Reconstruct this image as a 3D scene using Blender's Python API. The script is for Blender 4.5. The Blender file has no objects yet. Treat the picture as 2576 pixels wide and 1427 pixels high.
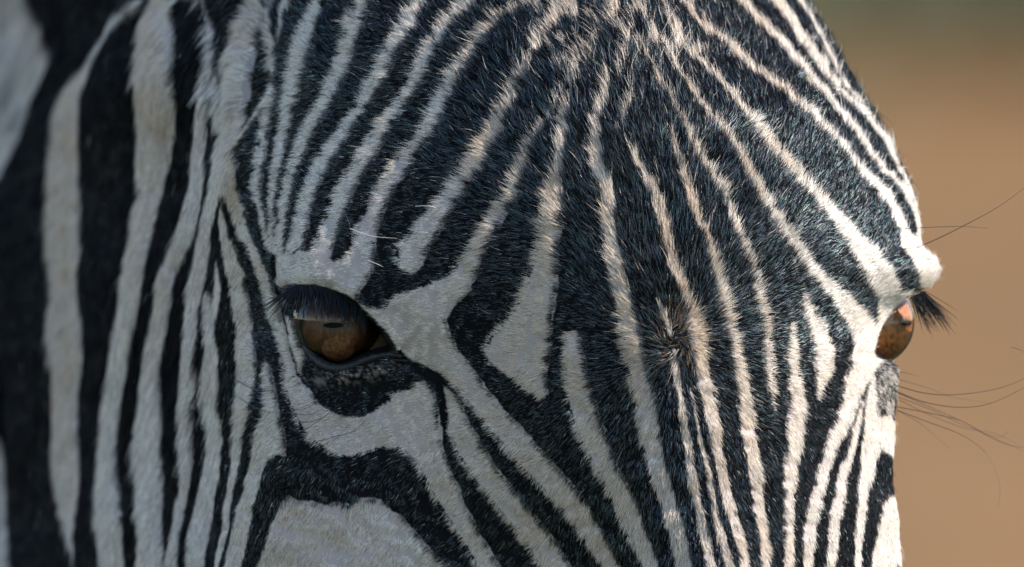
import bpy, math
import numpy as np

rng = np.random.default_rng(7)
sc = bpy.context.scene
COL = sc.collection

# ------------------------------------------------------------------ camera
DIST = 8.0                       # metres from lens to the zebra's forehead
WID = 0.38                       # metres across the frame at the forehead
P = WID / 2576.0                 # one tracing unit in metres
PITCH = math.radians(3.0)
HZ = 1.35                        # height of the forehead above the ground
cam = bpy.data.cameras.new('camera')
camo = bpy.data.objects.new('camera', cam); COL.objects.link(camo); sc.camera = camo
cam.sensor_width = 36; cam.lens = 36 * DIST / WID
cam.clip_start = 0.1; cam.clip_end = 5000
camo.location = (0, -DIST * math.cos(PITCH), HZ + DIST * math.sin(PITCH))
camo.rotation_euler = (math.pi / 2 - PITCH, 0, 0)
cam.dof.use_dof = True; cam.dof.focus_distance = DIST + 0.022
cam.dof.aperture_fstop = cam.lens / 1000 / 0.085 ; cam.dof.aperture_blades = 0

# ------------------------------------------------------------------ light
SUN = np.array([0.76, -0.14, 0.62]); SUN = SUN / np.linalg.norm(SUN)
elev = math.asin(SUN[2]); azim = math.atan2(SUN[0], SUN[1])
w = bpy.data.worlds.new('World'); sc.world = w; w.use_nodes = True
nt = w.node_tree; nt.nodes.clear()
sky = nt.nodes.new('ShaderNodeTexSky'); sky.sky_type = 'NISHITA'; sky.sun_disc = False
sky.sun_elevation = elev; sky.sun_rotation = azim; sky.air_density = 1.0; sky.dust_density = 0.2; sky.ozone_density = 1.2
bg = nt.nodes.new('ShaderNodeBackground'); bg.inputs['Strength'].default_value = 0.15
wo = nt.nodes.new('ShaderNodeOutputWorld')
nt.links.new(sky.outputs[0], bg.inputs[0]); nt.links.new(bg.outputs[0], wo.inputs[0])
sl = bpy.data.lights.new('sun', 'SUN'); sl.energy = 4.7; sl.angle = math.radians(0.5); sl.color = (1.0, 0.93, 0.84)
so = bpy.data.objects.new('sun', sl); COL.objects.link(so); so.location = (5, -3, 6)
from mathutils import Vector
so.rotation_euler = Vector(SUN.tolist()).to_track_quat('Z', 'Y').to_euler()
sc.view_settings.view_transform = 'Standard'; sc.view_settings.look = 'None'
sc.view_settings.exposure = 1.25; sc.view_settings.gamma = 1.0; sc.view_settings.use_curve_mapping = False
sc.cycles.use_denoising = True; sc.cycles.max_bounces = 6; sc.cycles.diffuse_bounces = 3; sc.cycles.transparent_max_bounces = 12

# ------------------------------------------------------------------ helpers
def tag(o, label=None, cat=None, group=None, kind=None):
    if label: o['label'] = label
    if cat: o['category'] = cat
    if group: o['group'] = group
    if kind: o['kind'] = kind
    return o

def mesh_np(name, V, F, mat, parent=None, smooth=True, cols=None):
    V = np.ascontiguousarray(V, np.float32); F = np.ascontiguousarray(F, np.int32)
    me = bpy.data.meshes.new(name)
    k = F.shape[1]
    me.vertices.add(len(V)); me.vertices.foreach_set('co', V.ravel())
    me.loops.add(F.size); me.loops.foreach_set('vertex_index', F.ravel())
    me.polygons.add(len(F)); me.polygons.foreach_set('loop_start', np.arange(0, F.size, k, dtype=np.int32))
    me.polygons.foreach_set('use_smooth', np.full(len(F), smooth))
    me.update(calc_edges=True); me.validate()
    if cols is not None:
        a = me.attributes.new('col', 'FLOAT_COLOR', 'POINT')
        a.data.foreach_set('color', np.c_[cols, np.ones(len(cols))].astype(np.float32).ravel())
    me.materials.append(mat)
    o = bpy.data.objects.new(name, me); COL.objects.link(o)
    if parent: o.parent = parent
    return o

def value_noise(u, v, scale, seed):
    r = np.random.default_rng(seed); G = r.standard_normal((257, 257))
    x = (np.asarray(u) / scale) % 256; y = (np.asarray(v) / scale) % 256
    i = np.minimum(np.floor(x).astype(int), 255); j = np.minimum(np.floor(y).astype(int), 255)
    fx = x - i; fy = y - j; fx = fx * fx * (3 - 2 * fx); fy = fy * fy * (3 - 2 * fy)
    return (G[i, j] * (1 - fx) * (1 - fy) + G[i + 1, j] * fx * (1 - fy) + G[i, j + 1] * (1 - fx) * fy + G[i + 1, j + 1] * fx * fy)

def sstep(a, b, x):
    t = np.clip((x - a) / (b - a), 0, 1); return t * t * (3 - 2 * t)

def new_mat(name):
    m = bpy.data.materials.new(name); m.use_nodes = True
    return m, m.node_tree, m.node_tree.nodes['Principled BSDF']

def simple_mat(name, col, rough=0.6, spec=0.5, noise=0.0, nscale=200.0, coat=0.0, bump=0.0):
    m, t, b = new_mat(name)
    b.inputs['Base Color'].default_value = (*col, 1); b.inputs['Roughness'].default_value = rough
    b.inputs['Specular IOR Level'].default_value = spec; b.inputs['Coat Weight'].default_value = coat
    b.inputs['Coat Roughness'].default_value = 0.05
    if noise:
        tc = t.nodes.new('ShaderNodeTexCoord'); n = t.nodes.new('ShaderNodeTexNoise'); n.inputs['Scale'].default_value = nscale
        n.inputs['Detail'].default_value = 6
        mx = t.nodes.new('ShaderNodeMix'); mx.data_type = 'RGBA'
        mx.inputs[6].default_value = tuple(c * (1 - noise) for c in col) + (1,)
        mx.inputs[7].default_value = tuple(min(1, c * (1 + noise)) for c in col) + (1,)
        t.links.new(tc.outputs['Object'], n.inputs['Vector']); t.links.new(n.outputs[0], mx.inputs[0])
        t.links.new(mx.outputs[2], b.inputs['Base Color'])
        if bump:
            bp = t.nodes.new('ShaderNodeBump'); bp.inputs['Strength'].default_value = bump; bp.inputs['Distance'].default_value = 0.001
            t.links.new(n.outputs[0], bp.inputs['Height']); t.links.new(bp.outputs[0], b.inputs['Normal'])
    return m

# ------------------------------------------------------------------ ground and far thicket
def build_ground():
    n = 160
    xs = np.linspace(-1, 1, n); xs = np.sign(xs) * np.abs(xs) ** 2.2 * 1500
    ys = np.r_[np.linspace(-30, 90, 110), 90 + (np.linspace(0, 1, 51)[1:] ** 2.2) * 2900]
    X, Y = np.meshgrid(xs, ys)
    Z = 0.05 * value_noise(X, Y, 4.0, 3) + 0.02 * value_noise(X, Y, 1.3, 4)
    V = np.stack([X, Y, Z], -1).reshape(-1, 3)
    r, c = X.shape; idx = np.arange(r * c).reshape(r, c)
    F = np.stack([idx[:-1, :-1], idx[:-1, 1:], idx[1:, 1:], idx[1:, :-1]], -1).reshape(-1, 4)
    m, t, b = new_mat('dry_earth'); b.inputs['Roughness'].default_value = 0.95
    b.inputs['Specular IOR Level'].default_value = 0.1
    tc = t.nodes.new('ShaderNodeTexCoord'); n1 = t.nodes.new('ShaderNodeTexNoise'); n1.inputs['Scale'].default_value = 0.7
    n1.inputs['Detail'].default_value = 8
    cr = t.nodes.new('ShaderNodeValToRGB')
    cr.color_ramp.elements[0].position = 0.3; cr.color_ramp.elements[0].color = (0.094, 0.052, 0.019, 1)
    cr.color_ramp.elements[1].position = 0.7; cr.color_ramp.elements[1].color = (0.168, 0.090, 0.035, 1)
    t.links.new(tc.outputs['Object'], n1.inputs['Vector']); t.links.new(n1.outputs[0], cr.inputs[0])
    sx = t.nodes.new('ShaderNodeSeparateXYZ'); mr = t.nodes.new('ShaderNodeMapRange')
    mr.inputs['From Min'].default_value = 8; mr.inputs['From Max'].default_value = 14
    mx = t.nodes.new('ShaderNodeMix'); mx.data_type = 'RGBA'; mx.inputs[6].default_value = (.045, .055, .025, 1)  # unseen near ground, darkened to cut warm bounce on the face
    t.links.new(tc.outputs['Object'], sx.inputs[0]); t.links.new(sx.outputs['Y'], mr.inputs['Value']); t.links.new(mr.outputs[0], mx.inputs[0])
    t.links.new(cr.outputs[0], mx.inputs[7]); t.links.new(mx.outputs[2], b.inputs['Base Color'])
    o = mesh_np('ground', V, F, m)
    tag(o, 'dry sandy brown ground far out of focus behind the zebra', kind='structure')
build_ground()

def build_thicket():
    r = np.random.default_rng(5); N = 26000
    # many bush crowns, each a cloud of leaf clumps
    bx = r.uniform(-22, 22, 90); by = r.uniform(34.4, 44, 90); br = r.uniform(0.9, 1.9, 90)
    k = r.integers(0, 90, N)
    d = r.standard_normal((N, 3)); d /= np.linalg.norm(d, axis=1)[:, None]; d[:, 2] *= 1.15
    rad = r.uniform(0.35, 1.0, N) ** 0.5
    c = np.c_[bx[k], by[k], br[k] * 1.0] + d * (rad * br[k])[:, None]
    c[:, 2] = np.abs(c[:, 2]) + 0.03
    M = 12000; c[:M] = np.c_[r.uniform(-12, 12, M), r.uniform(33.0, 38, M), r.uniform(0, .9, M) ** 1.5]
    a = r.standard_normal((N, 3)); a /= np.linalg.norm(a, axis=1)[:, None]
    b = np.cross(a, r.standard_normal((N, 3))); b /= np.linalg.norm(b, axis=1)[:, None]
    s = r.uniform(0.06, 0.13, N)[:, None]
    V = np.stack([c - a * s, c + b * s * .5, c + a * s, c - b * s * .5], 1).reshape(-1, 3)
    F = np.arange(N * 4).reshape(N, 4)
    base = np.array([0.038, 0.076, 0.040]) * r.uniform(0.6, 1.5, (N, 1)) + r.uniform(0, 0.02, (N, 1)) * [1, .6, .2]
    m, t, bs = new_mat('thicket_leaf'); bs.inputs['Roughness'].default_value = 0.6
    at = t.nodes.new('ShaderNodeAttribute'); at.attribute_name = 'col'; t.links.new(at.outputs['Color'], bs.inputs['Base Color'])
    o = mesh_np('thicket', V, F, m, smooth=False, cols=np.repeat(base, 4, 0))
    tag(o, 'blurred green thicket far behind the zebra at top right', 'thicket', kind='stuff')
build_thicket()

# ------------------------------------------------------------------ zebra: coat pattern
# white bands traced as centre line with width measured across (x, y, w)
BANDS = [
 [(1480,-20,20),(1440,30,20),(1400,75,18),(1362,112,12)],[(1560,-20,18),(1545,60,18),(1512,120,15),(1482,180,9)],[(1620,-10,18),(1600,70,18),(1577,140,15),(1560,210,9)],[(1602,180,9),(1592,240,16),(1576,300,14),(1560,350,9)],
 [(-215,-390,90),(-225,200,95),(-190,700,80),(-170,1100,85),(-165,1790,90)],[(-400,-390,80),(-410,300,90),(-370,900,85),(-350,1790,90)],[(-600,-390,85),(-610,500,90),(-560,1790,85)],
 # neck
 [(-10,1095,6),(0,1130,16),(2,1250,25),(8,1427,32)],
 [(350,0,22),(325,8,28),(290,40,20),(262,85,16),(238,125,18),(215,165,30),(185,213,48),(168,277,66),(163,330,70),(160,380,78),(158,420,82),(160,475,78),(161,542,90),(160,609,88),(158,675,75),(160,726,67),(160,800,86),(163,865,93),(166,951,70),(163,1018,64),(164,1085,70),(165,1150,75),(168,1218,64),(170,1268,50),(173,1328,28),(180,1384,14),(184,1427,6)],
 [(414,0,62),(395,50,84),(395,117,95),(387,183,98),(390,260,102),(390,320,102),(383,395,90),(380,475,62),(365,525,68),(358,575,57),(347,625,60),(335,675,57),(328,725,57),(322,770,52),(308,820,50),(297,890,50),(290,951,48),(280,1018,53),(275,1068,50),(268,1118,50),(268,1168,57),(272,1234,63),(270,1318,73),(278,1384,63),(282,1427,63)],
 [(520,155,12),(515,200,28),(512,250,32),(505,300,36),(500,350,38),(497,400,38),(495,450,38),(480,525,43),(467,575,47),(447,625,45),(423,675,45),(413,725,43),(410,758,45),(400,808,48),(390,858,50),(380,908,48),(378,951,50),(377,1018,63),(373,1084,73),(370,1151,73),(377,1218,71),(373,1284,71),(377,1351,66),(377,1427,72)],
 [(505,0,12),(525,50,26),(535,100,30),(545,150,30),(550,200,25),(553,250,25),(555,300,34)],
 [(655,0,55),(635,60,66),(617,110,72),(606,170,68),(600,220,66),(595,280,70),(580,330,60),(563,380,50),(548,430,38),(538,475,32),(525,525,32),(515,575,32),(508,625,40),(497,690,43),(488,725,43),(483,775,36),(477,842,34),(470,908,38),(475,951,43),(468,1018,38),(467,1084,37),(470,1151,36),(463,1218,27),(453,1268,30),(447,1318,26),(433,1384,28),(430,1427,34)],
 [(690,0,10),(675,60,18),(682,110,24),(690,160,24),(690,210,18),(670,260,16),(640,300,14)],
 [(690,240,10),(660,277,12),(617,333,11),(583,380,9)],
 [(520,742,20),(523,792,28),(530,842,34),(533,892,40),(528,951,52),(530,1000,46),(543,1051,40),(543,1101,42),(533,1168,46),(520,1234,48),(507,1301,55),(497,1351,54),(490,1427,50)],
 [(545,640,6),(548,700,16),(540,760,22),(528,800,20)],
 # cheek
 [(555,508,8),(570,600,30),(590,668,42),(602,725,38),(610,768,43),(616,830,45),(620,892,46),(622,951,50),(615,1018,37),(605,1084,30),(593,1151,24),(583,1218,18),(572,1268,19),(568,1318,17),(555,1368,15),(543,1427,14)],
 [(592,375,8),(585,410,34),(577,450,44),(580,475,43),(597,520,40),(620,590,30),(643,638,25),(660,680,27),(675,730,30),(688,770,35),(700,815,32),(713,855,28),(722,900,26),(735,951,30)],
 # left forehead
 [(725,0,28),(713,50,20),(704,100,9)],
 [(702,180,12),(692,240,24),(680,290,25),(670,330,25),(662,380,23),(653,430,23),(649,475,23),(660,525,20),(668,575,17),(678,620,12)],
 [(808,0,38),(790,50,43),(773,100,44),(760,150,43),(748,200,41),(737,250,38),(727,300,33),(715,350,29),(707,400,25),(692,475,22),(688,525,18),(687,575,17),(690,630,20)],
 [(920,0,47),(902,50,47),(885,110,45),(866,165,44),(843,220,42),(815,270,40),(795,303,40),(778,333,40),(758,383,36),(740,433,32),(726,475,29),(717,540,27),(710,595,26),(706,650,28)],
 [(1069,0,47),(1042,38,43),(1024,75,40),(1000,110,37),(982,143,38),(964,187,40),(937,230,40),(919,267,36),(897,297,36),(875,327,36),(852,355,37),(830,387,40),(803,433,40),(784,475,38),(768,525,40),(756,575,42),(745,635,42)],
 [(1190,0,55),(1165,35,50),(1133,65,45),(1115,87,43),(1098,115,40),(1077,150,42),(1056,200,40),(1025,245,38),(1000,275,38),(960,333,46),(920,400,48),(890,450,48),(872,480,48),(855,525,50),(835,575,52),(812,630,54)],
 [(1379,0,60),(1325,27,44),(1275,50,38),(1229,83,36),(1202,127,38),(1179,160,40),(1152,200,43),(1125,240,45),(1105,277,43),(1092,310,43),(1076,340,43),(1049,370,43),(1025,400,45),(999,437,46),(970,475,46),(950,525,47),(926,575,56),(912,640,62)],
 [(1420,20,20),(1400,60,26),(1372,100,28),(1345,143,30),(1325,177,32),(1315,207,34),(1302,233,36),(1282,277,38),(1262,310,44),(1252,333,48),(1235,370,50),(1215,400,52),(1192,433,56),(1160,470,62),(1130,508,62),(1093,555,74),(1060,605,76),(1037,640,76),(1035,672,40)],
 [(1460,130,8),(1440,190,10),(1420,240,11),(1395,290,13),(1365,330,14),(1350,360,17),(1335,390,22),(1327,415,26),(1312,450,30),(1304,475,32),(1287,508,38),(1260,542,42),(1237,575,50),(1215,610,52),(1190,650,62),(1170,690,76),(1140,730,90)],
 [(1475,120,8),(1460,180,11),(1440,240,14),(1428,300,20),(1422,350,24),(1415,400,28),(1408,450,31),(1402,490,40)],
 [(1530,190,10),(1535,230,18),(1526,255,24),(1512,290,28),(1505,320,32),(1508,365,34),(1508,410,34),(1515,450,36),(1527,475,38),(1537,542,42),(1544,609,38),(1559,676,42),(1571,742,45),(1587,809,45),(1599,876,46),(1613,951,50),(1629,1018,55),(1635,1084,50),(1650,1151,47),(1669,1218,44),(1689,1284,42),(1707,1351,40),(1722,1427,42)],
 # midline and right forehead
 [(1575,355,6),(1598,400,20),(1620,440,30),(1637,475,38),(1650,508,40),(1662,542,38),(1679,609,30),(1692,676,27),(1707,709,27),(1722,750,27),(1735,790,32),(1745,840,34),(1755,890,30),(1766,951,34),(1777,1001,37),(1789,1051,34),(1800,1118,27),(1814,1184,27),(1830,1251,27),(1849,1318,25),(1864,1384,26),(1872,1427,25)],
 [(1662,765,5),(1668,790,12),(1678,815,13),(1688,843,8)],
 [(1695,880,8),(1702,920,14),(1707,970,13),(1715,1030,17),(1727,1100,20),(1735,1160,23),(1744,1218,25),(1759,1284,24),(1775,1350,26),(1790,1427,26)],
 [(1735,980,5),(1750,1050,9),(1764,1118,11),(1780,1184,13),(1792,1251,17),(1807,1318,20),(1825,1384,22),(1836,1427,22)],
 [(1690,330,8),(1700,390,14),(1715,435,18),(1731,475,24),(1744,525,23),(1760,575,25),(1780,625,27),(1794,675,27),(1805,725,28),(1817,775,26),(1829,825,25),(1840,875,27),(1857,951,33),(1870,1018,38),(1879,1084,36),(1892,1151,36),(1900,1218,33),(1907,1284,28),(1917,1351,27),(1925,1427,24)],
 [(1610,120,8),(1640,170,12),(1655,200,13),(1670,230,16),(1690,260,18),(1705,290,18),(1717,315,18),(1731,350,20),(1747,383,22),(1764,410,24),(1784,443,25),(1806,475,25),(1839,542,25),(1862,609,25),(1887,675,23),(1905,742,24),(1919,809,24),(1925,876,22),(1932,951,21),(1937,1001,13),(1937,1030,4)],
 [(1645,100,8),(1675,140,12),(1695,170,14),(1717,200,16),(1740,230,18),(1761,260,20),(1784,300,21),(1811,333,23),(1834,360,23),(1857,393,25),(1877,430,26),(1899,475,29),(1940,542,35),(1985,609,44),(2032,675,52),(2062,709,56),(2110,759,60),(2150,809,70)],
 [(1680,60,10),(1700,95,14),(1717,120,18),(1740,147,20),(1770,175,21),(1814,213,24),(1842,247,26),(1864,277,28),(1887,310,34),(1905,337,38),(1924,360,40),(1951,393,40),(1974,417,42),(2004,450,42),(2030,478,44),(2060,509,46),(2102,559,56),(2147,609,70),(2184,659,80),(2212,709,76),(2225,750,60),(2222,809,50)],
 [(1690,-20,20),(1737,33,26),(1762,67,26),(1800,100,30),(1838,127,32),(1862,152,32),(1890,177,32),(1922,200,32),(1950,218,32),(1977,240,32),(2004,267,34),(2037,293,34),(2061,316,33),(2084,343,30),(2110,373,29),(2134,400,28),(2161,433,30),(2190,462,34),(2213,480,34),(2242,525,29),(2267,575,28),(2277,612,32)],
 [(1800,-40,30),(1850,0,34),(1884,33,34),(1917,67,34),(1950,97,34),(1984,135,34),(2017,182,32),(2050,222,32),(2084,258,30),(2110,290,26),(2137,320,26),(2160,353,25),(2184,390,23),(2207,420,25),(2240,453,25),(2266,475,22),(2289,515,17),(2303,560,12),(2310,600,10)],
 [(1920,-30,36),(1940,0,38),(1967,33,38),(2000,67,38),(2017,105,36),(2040,140,36),(2060,170,34),(2085,207,30),(2113,243,28),(2147,272,26),(2184,310,23),(2210,343,20),(2237,383,17),(2260,433,13),(2284,480,11),(2302,530,10),(2309,580,8)],
 [(1998,-20,30),(2015,10,24),(2040,50,14),(2070,105,14),(2098,165,14),(2125,220,14),(2160,265,12)],
 [(2005,722,6),(2017,759,20),(2034,792,34),(2050,825,46),(2062,859,50),(2070,892,53),(2068,925,43),(2062,951,31),(2055,985,15),(2053,998,5)],
 [(1983,822,12),(1984,850,22),(1986,900,26),(1993,951,34),(2000,1001,42),(1997,1068,46),(1994,1118,40),(1985,1184,36),(1983,1251,29),(1981,1318,25),(1982,1427,24)],
 [(2166,1005,6),(2157,1044,12),(2149,1084,20),(2138,1134,22),(2127,1168,26),(2117,1211,26),(2110,1251,27),(2100,1291,28),(2097,1334,27),(2091,1394,27),(2087,1427,30)],
 # nose side below the left eye
 [(1115,968,10),(1124,985,20),(1142,1018,44),(1165,1084,62),(1190,1138,72),(1233,1201,77),(1282,1261,83),(1335,1328,75),(1376,1384,78),(1404,1427,70)],
 [(1150,930,85),(1167,951,85),(1205,1004,84),(1237,1041,88),(1280,1084,85),(1329,1141,86),(1382,1198,87),(1419,1238,80),(1459,1288,68),(1484,1328,60),(1520,1384,53),(1541,1427,42)],
 [(1443,840,16),(1445,850,32),(1447,876,42),(1452,920,50),(1455,951,53),(1467,1018,68),(1490,1084,70),(1520,1151,62),(1535,1184,57),(1552,1218,60),(1575,1268,60),(1595,1318,54),(1617,1368,46),(1640,1427,43)],
]
AREAS = [
 [(-120,-400),(20,-400),(60,0),(100,60),(128,140),(120,170),(95,210),(75,270),(50,340),(20,400),(-10,450),(-45,620),(-70,500),(-95,200)],
 [(672,898),(690,951),(700,1018),(710,1068),(720,1111),(719,1152),(687,1141),(667,1168),(657,1201),(650,1234),(637,1284),(627,1334),(617,1384),(605,1430),(540,1700),(500,1700),(563,1430),(567,1401),(577,1351),(590,1301),(603,1251),(620,1201),(633,1151),(647,1084),(663,1034),(667,951),(663,925)],
 [(713,940),(730,1011),(753,1061),(780,1101),(800,1114),(833,1138),(872,1148),(909,1138),(959,1124),(1005,1124),(1025,1138),(1049,1168),(1072,1204),(1085,1231),(1105,1264),(1125,1294),(1145,1328),(1165,1361),(1185,1391),(1205,1427),(1400,1720),(1480,1720),(1262,1427),(1235,1381),(1209,1344),(1192,1308),(1175,1274),(1159,1234),(1142,1198),(1125,1158),(1115,1124),(1115,1084),(1105,1044),(1099,1008),(1092,978),(1066,956),(1044,965),(995,900),(911,920),(830,935),(785,925),(759,925),(728,900)],
 [(719,790),(735,798),(750,850),(765,890),(778,925),(760,935),(748,915),(735,870),(722,820)],
 [(688,655),(720,640),(760,625),(800,625),(830,650),(860,652),(900,625),(945,590),(940,690),(909,732),(902,757),(861,739),(799,720),(737,716),(712,729),(697,718)],
 [(902,757),(939,796),(979,836),(1010,886),(1025,905),(1057,923),(1109,948),(1125,965),(1167,990),(1209,951),(1179,909),(1152,876),(1135,842),(1125,806),(1135,785),(1149,762),(1190,730),(1150,690),(1092,712),(1042,726),(1000,740),(975,765),(965,778),(925,768)],
 [(1382,475),(1379,542),(1359,609),(1339,676),(1329,709),(1309,759),(1275,809),(1245,842),(1215,880),(1230,912),(1292,951),(1339,985),(1369,1003),(1379,985),(1375,951),(1379,909),(1385,876),(1389,842),(1392,809),(1399,759),(1405,709),(1405,676),(1409,609),(1419,542),(1422,475)],
 [(727,1244),(703,1268),(687,1301),(677,1334),(667,1368),(653,1401),(645,1430),(560,1700),(1420,1750),(1142,1430),(1112,1408),(1085,1381),(1059,1351),(1035,1324),(1009,1298),(985,1284),(959,1258),(932,1248),(909,1254),(879,1268),(845,1260),(817,1268),(783,1261),(753,1258)],
 [(2084,729),(2111,776),(2134,819),(2144,852),(2142,886),(2134,922),(2121,951),(2114,1001),(2101,1044),(2081,1094),(2067,1141),(2054,1184),(2044,1234),(2027,1284),(2021,1334),(2017,1384),(2019,1427),(2010,1750),(2034,1750),(2041,1427),(2044,1384),(2051,1334),(2057,1301),(2067,1251),(2081,1211),(2091,1168),(2104,1128),(2117,1098),(2134,1061),(2151,1028),(2174,971),(2200,925),(2230,905),(2240,800),(2300,742),(2240,735),(2205,760),(2200,800),(2197,822),(2184,805),(2150,780),(2117,742)],
 [(2184,958),(2171,1034),(2167,1101),(2161,1168),(2157,1234),(2154,1284),(2151,1334),(2147,1384),(2147,1427),(2147,1750),(2164,1750),(2164,1427),(2167,1368),(2174,1318),(2181,1268),(2187,1218),(2197,1191),(2207,1151),(2217,1124),(2245,1140),(2275,1130),(2275,1040),(2248,1048),(2232,1024),(2215,1001),(2200,975),(2195,940)],
 [(2290,1225),(2244,1234),(2224,1251),(2217,1284),(2207,1324),(2197,1368),(2187,1430),(2150,1760),(2240,1760),(2245,1430),(2255,1410),(2290,1405)],
 [(2262,600),(2277,642),(2290,668),(2301,700),(2301,728),(2330,742),(2385,700),(2380,640),(2330,610),(2310,590),(2290,595),(2275,595)],
]
# black (or dark) markings laid over the white ones: (outline, softness of mottling)
DARKS = [
 [(759,932),(780,979),(799,1013),(830,1035),(873,1050),(911,1050),(942,1035),(979,1013),(995,988),(1044,979),(1050,958),(1032,930),(1016,895),(985,880),(920,900),(860,925),(800,905),(770,890)],
 [(939,685),(909,732),(902,750),(925,765),(955,775),(966,778),(978,752),(1000,735),(1040,726),(1070,705),(1010,680),(960,655)],
 [(1010,888),(1040,905),(1075,922),(1109,940),(1134,960),(1120,972),(1090,962),(1050,945),(1016,925)],
 [(838,655),(834,640),(845,600),(862,560),(880,520),(890,540),(878,590),(870,640),(855,652)],
]
DARK_LINES = [
 [(1125,955,16),(1150,985,12),(1175,1020,20),(1200,1062,34)],
 [(1100,962,14),(1108,1010,12),(1120,1070,14),(1135,1120,24)],
 [(715,784,3),(731,877,4),(749,939,5),(774,970,6)],  # fold beside the eye: crease shade painted as a dark line
 [(2303,625,4),(2322,640,5),(2330,652,4)],
 [(1109,965,8),(1120,1020,8)],
 [(690,655,5),(694,700,5),(700,745,4),(716,800,4)],  # crevice under the brow edge, its shade painted dark
 [(740,700-62,4),(765,612,5),(780,600,5)],
]
EYE_HOLE = [(742,745),(752,728),(775,720),(800,720),(861,739),(901,763),(939,797),(979,837),(1003,876),(985,886),(954,887),(923,895),(892,909),(861,918),(830,916),(805,902),(784,881),(766,848),(752,810),(744,770)]

U0, V0, U1, V1 = -760, -400, 2460, 1800
def seg_field(segs, fld):
    """segs: (x0,y0,r0,x1,y1,r1); field keeps the largest (radius - distance)"""
    for x0, y0, r0, x1, y1, r1 in segs:
        pad = max(r0, r1) + 30
        a = int(max(U0, min(x0, x1) - pad)); b = int(min(U1, max(x0, x1) + pad))
        c = int(max(V0, min(y0, y1) - pad)); d = int(min(V1, max(y0, y1) + pad))
        if b <= a or d <= c: continue
        X, Y = np.meshgrid(np.arange(a, b), np.arange(c, d))
        dx, dy = x1 - x0, y1 - y0; L2 = dx * dx + dy * dy + 1e-9
        t = np.clip(((X - x0) * dx + (Y - y0) * dy) / L2, 0, 1)
        f = r0 + (r1 - r0) * t - np.hypot(X - x0 - t * dx, Y - y0 - t * dy)
        sub = fld[c - V0:d - V0, a - U0:b - U0]; np.maximum(sub, f, out=sub)

def smooth_line(pts, n=4):
    p = np.array(pts, float); out = []
    q = np.vstack([2 * p[0] - p[1], p, 2 * p[-1] - p[-2]])
    for i in range(1, len(q) - 2):
        for k in range(n):
            t = k / n
            out.append(0.5 * (2 * q[i] + (q[i + 1] - q[i - 1]) * t + (2 * q[i - 1] - 5 * q[i] + 4 * q[i + 1] - q[i + 2]) * t * t + (3 * q[i] - q[i - 1] - 3 * q[i + 1] + q[i + 2]) * t ** 3))
    out.append(p[-1]); return np.array(out)

def band_segs(b):
    b = [tuple(map(float, p)) for p in b]
    if b[0][1] <= 10 and len(b) > 1:
        dx, dy = b[0][0] - b[1][0], b[0][1] - b[1][1]; k = 350 / max(20, math.hypot(dx, dy))
        b = [(b[0][0] + dx * k, b[0][1] + dy * k, max(b[0][2], 20))] + b
    if b[-1][1] >= 1420:
        dx, dy = b[-1][0] - b[-2][0], b[-1][1] - b[-2][1]; k = 350 / math.hypot(dx, dy)
        b = b + [(b[-1][0] + dx * k, b[-1][1] + dy * k, b[-1][2])]
    q = smooth_line(b, 3); segs = []
    for i in range(len(q) - 1):
        dx, dy = q[i + 1][:2] - q[i][:2]; L = math.hypot(dx, dy) + 1e-9
        s = max(0.55, abs(dy) / L)
        s *= 1 - .17 * float(sstep(1000, 1150, q[i][0]) * (1 - sstep(2080, 2200, q[i][0])) * (1 - sstep(620, 850, q[i][1]))) - .08 * float((q[i][0] > 640) & (q[i][0] < 1000) & (q[i][1] < 600))
        segs.append((q[i][0], q[i][1], max(1, q[i][2]) * s / 2, q[i + 1][0], q[i + 1][1], max(1, q[i + 1][2]) * s / 2))
    return segs

def poly_field(poly, fld):
    p = np.array(poly, float); pad = 30
    a = int(max(U0, p[:, 0].min() - pad)); b = int(min(U1, p[:, 0].max() + pad))
    c = int(max(V0, p[:, 1].min() - pad)); d = int(min(V1, p[:, 1].max() + pad))
    X, Y = np.meshgrid(np.arange(a, b, dtype=np.float32), np.arange(c, d, dtype=np.float32))
    inside = np.zeros(X.shape, bool); D = np.full(X.shape, 1e9, np.float32)
    for i in range(len(p)):
        x0, y0 = p[i]; x1, y1 = p[(i + 1) % len(p)]
        if y0 != y1:
            inside ^= ((y0 > Y) != (y1 > Y)) & (X < (x1 - x0) * (Y - y0) / (y1 - y0) + x0)
        dx, dy = x1 - x0, y1 - y0; L2 = dx * dx + dy * dy + 1e-9
        t = np.clip(((X - x0) * dx + (Y - y0) * dy) / L2, 0, 1)
        D = np.minimum(D, (X - x0 - t * dx) ** 2 + (Y - y0 - t * dy) ** 2)
    D = np.sqrt(D) * np.where(inside, 1, -1)
    sub = fld[c - V0:d - V0, a - U0:b - U0]; np.maximum(sub, D, out=sub)

shape = (V1 - V0, U1 - U0)
white = np.full(shape, -30, np.float32); dark = np.full(shape, -30, np.float32); hole = np.full(shape, -60, np.float32)
for b in BANDS: seg_field(band_segs(b), white)
for a in AREAS: poly_field(a, white)
for a in DARKS: poly_field(a, dark)
for b in DARK_LINES: seg_field([(q[0], q[1], q[2] / 2, r[0], r[1], r[2] / 2) for q, r in zip(b[:-1], b[1:])], dark)
poly_field(EYE_HOLE, hole)

def samp(fld, u, v):
    i = np.clip((np.asarray(v) - V0).astype(int), 0, shape[0] - 1); j = np.clip((np.asarray(u) - U0).astype(int), 0, shape[1] - 1)
    return fld[i, j]

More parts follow.
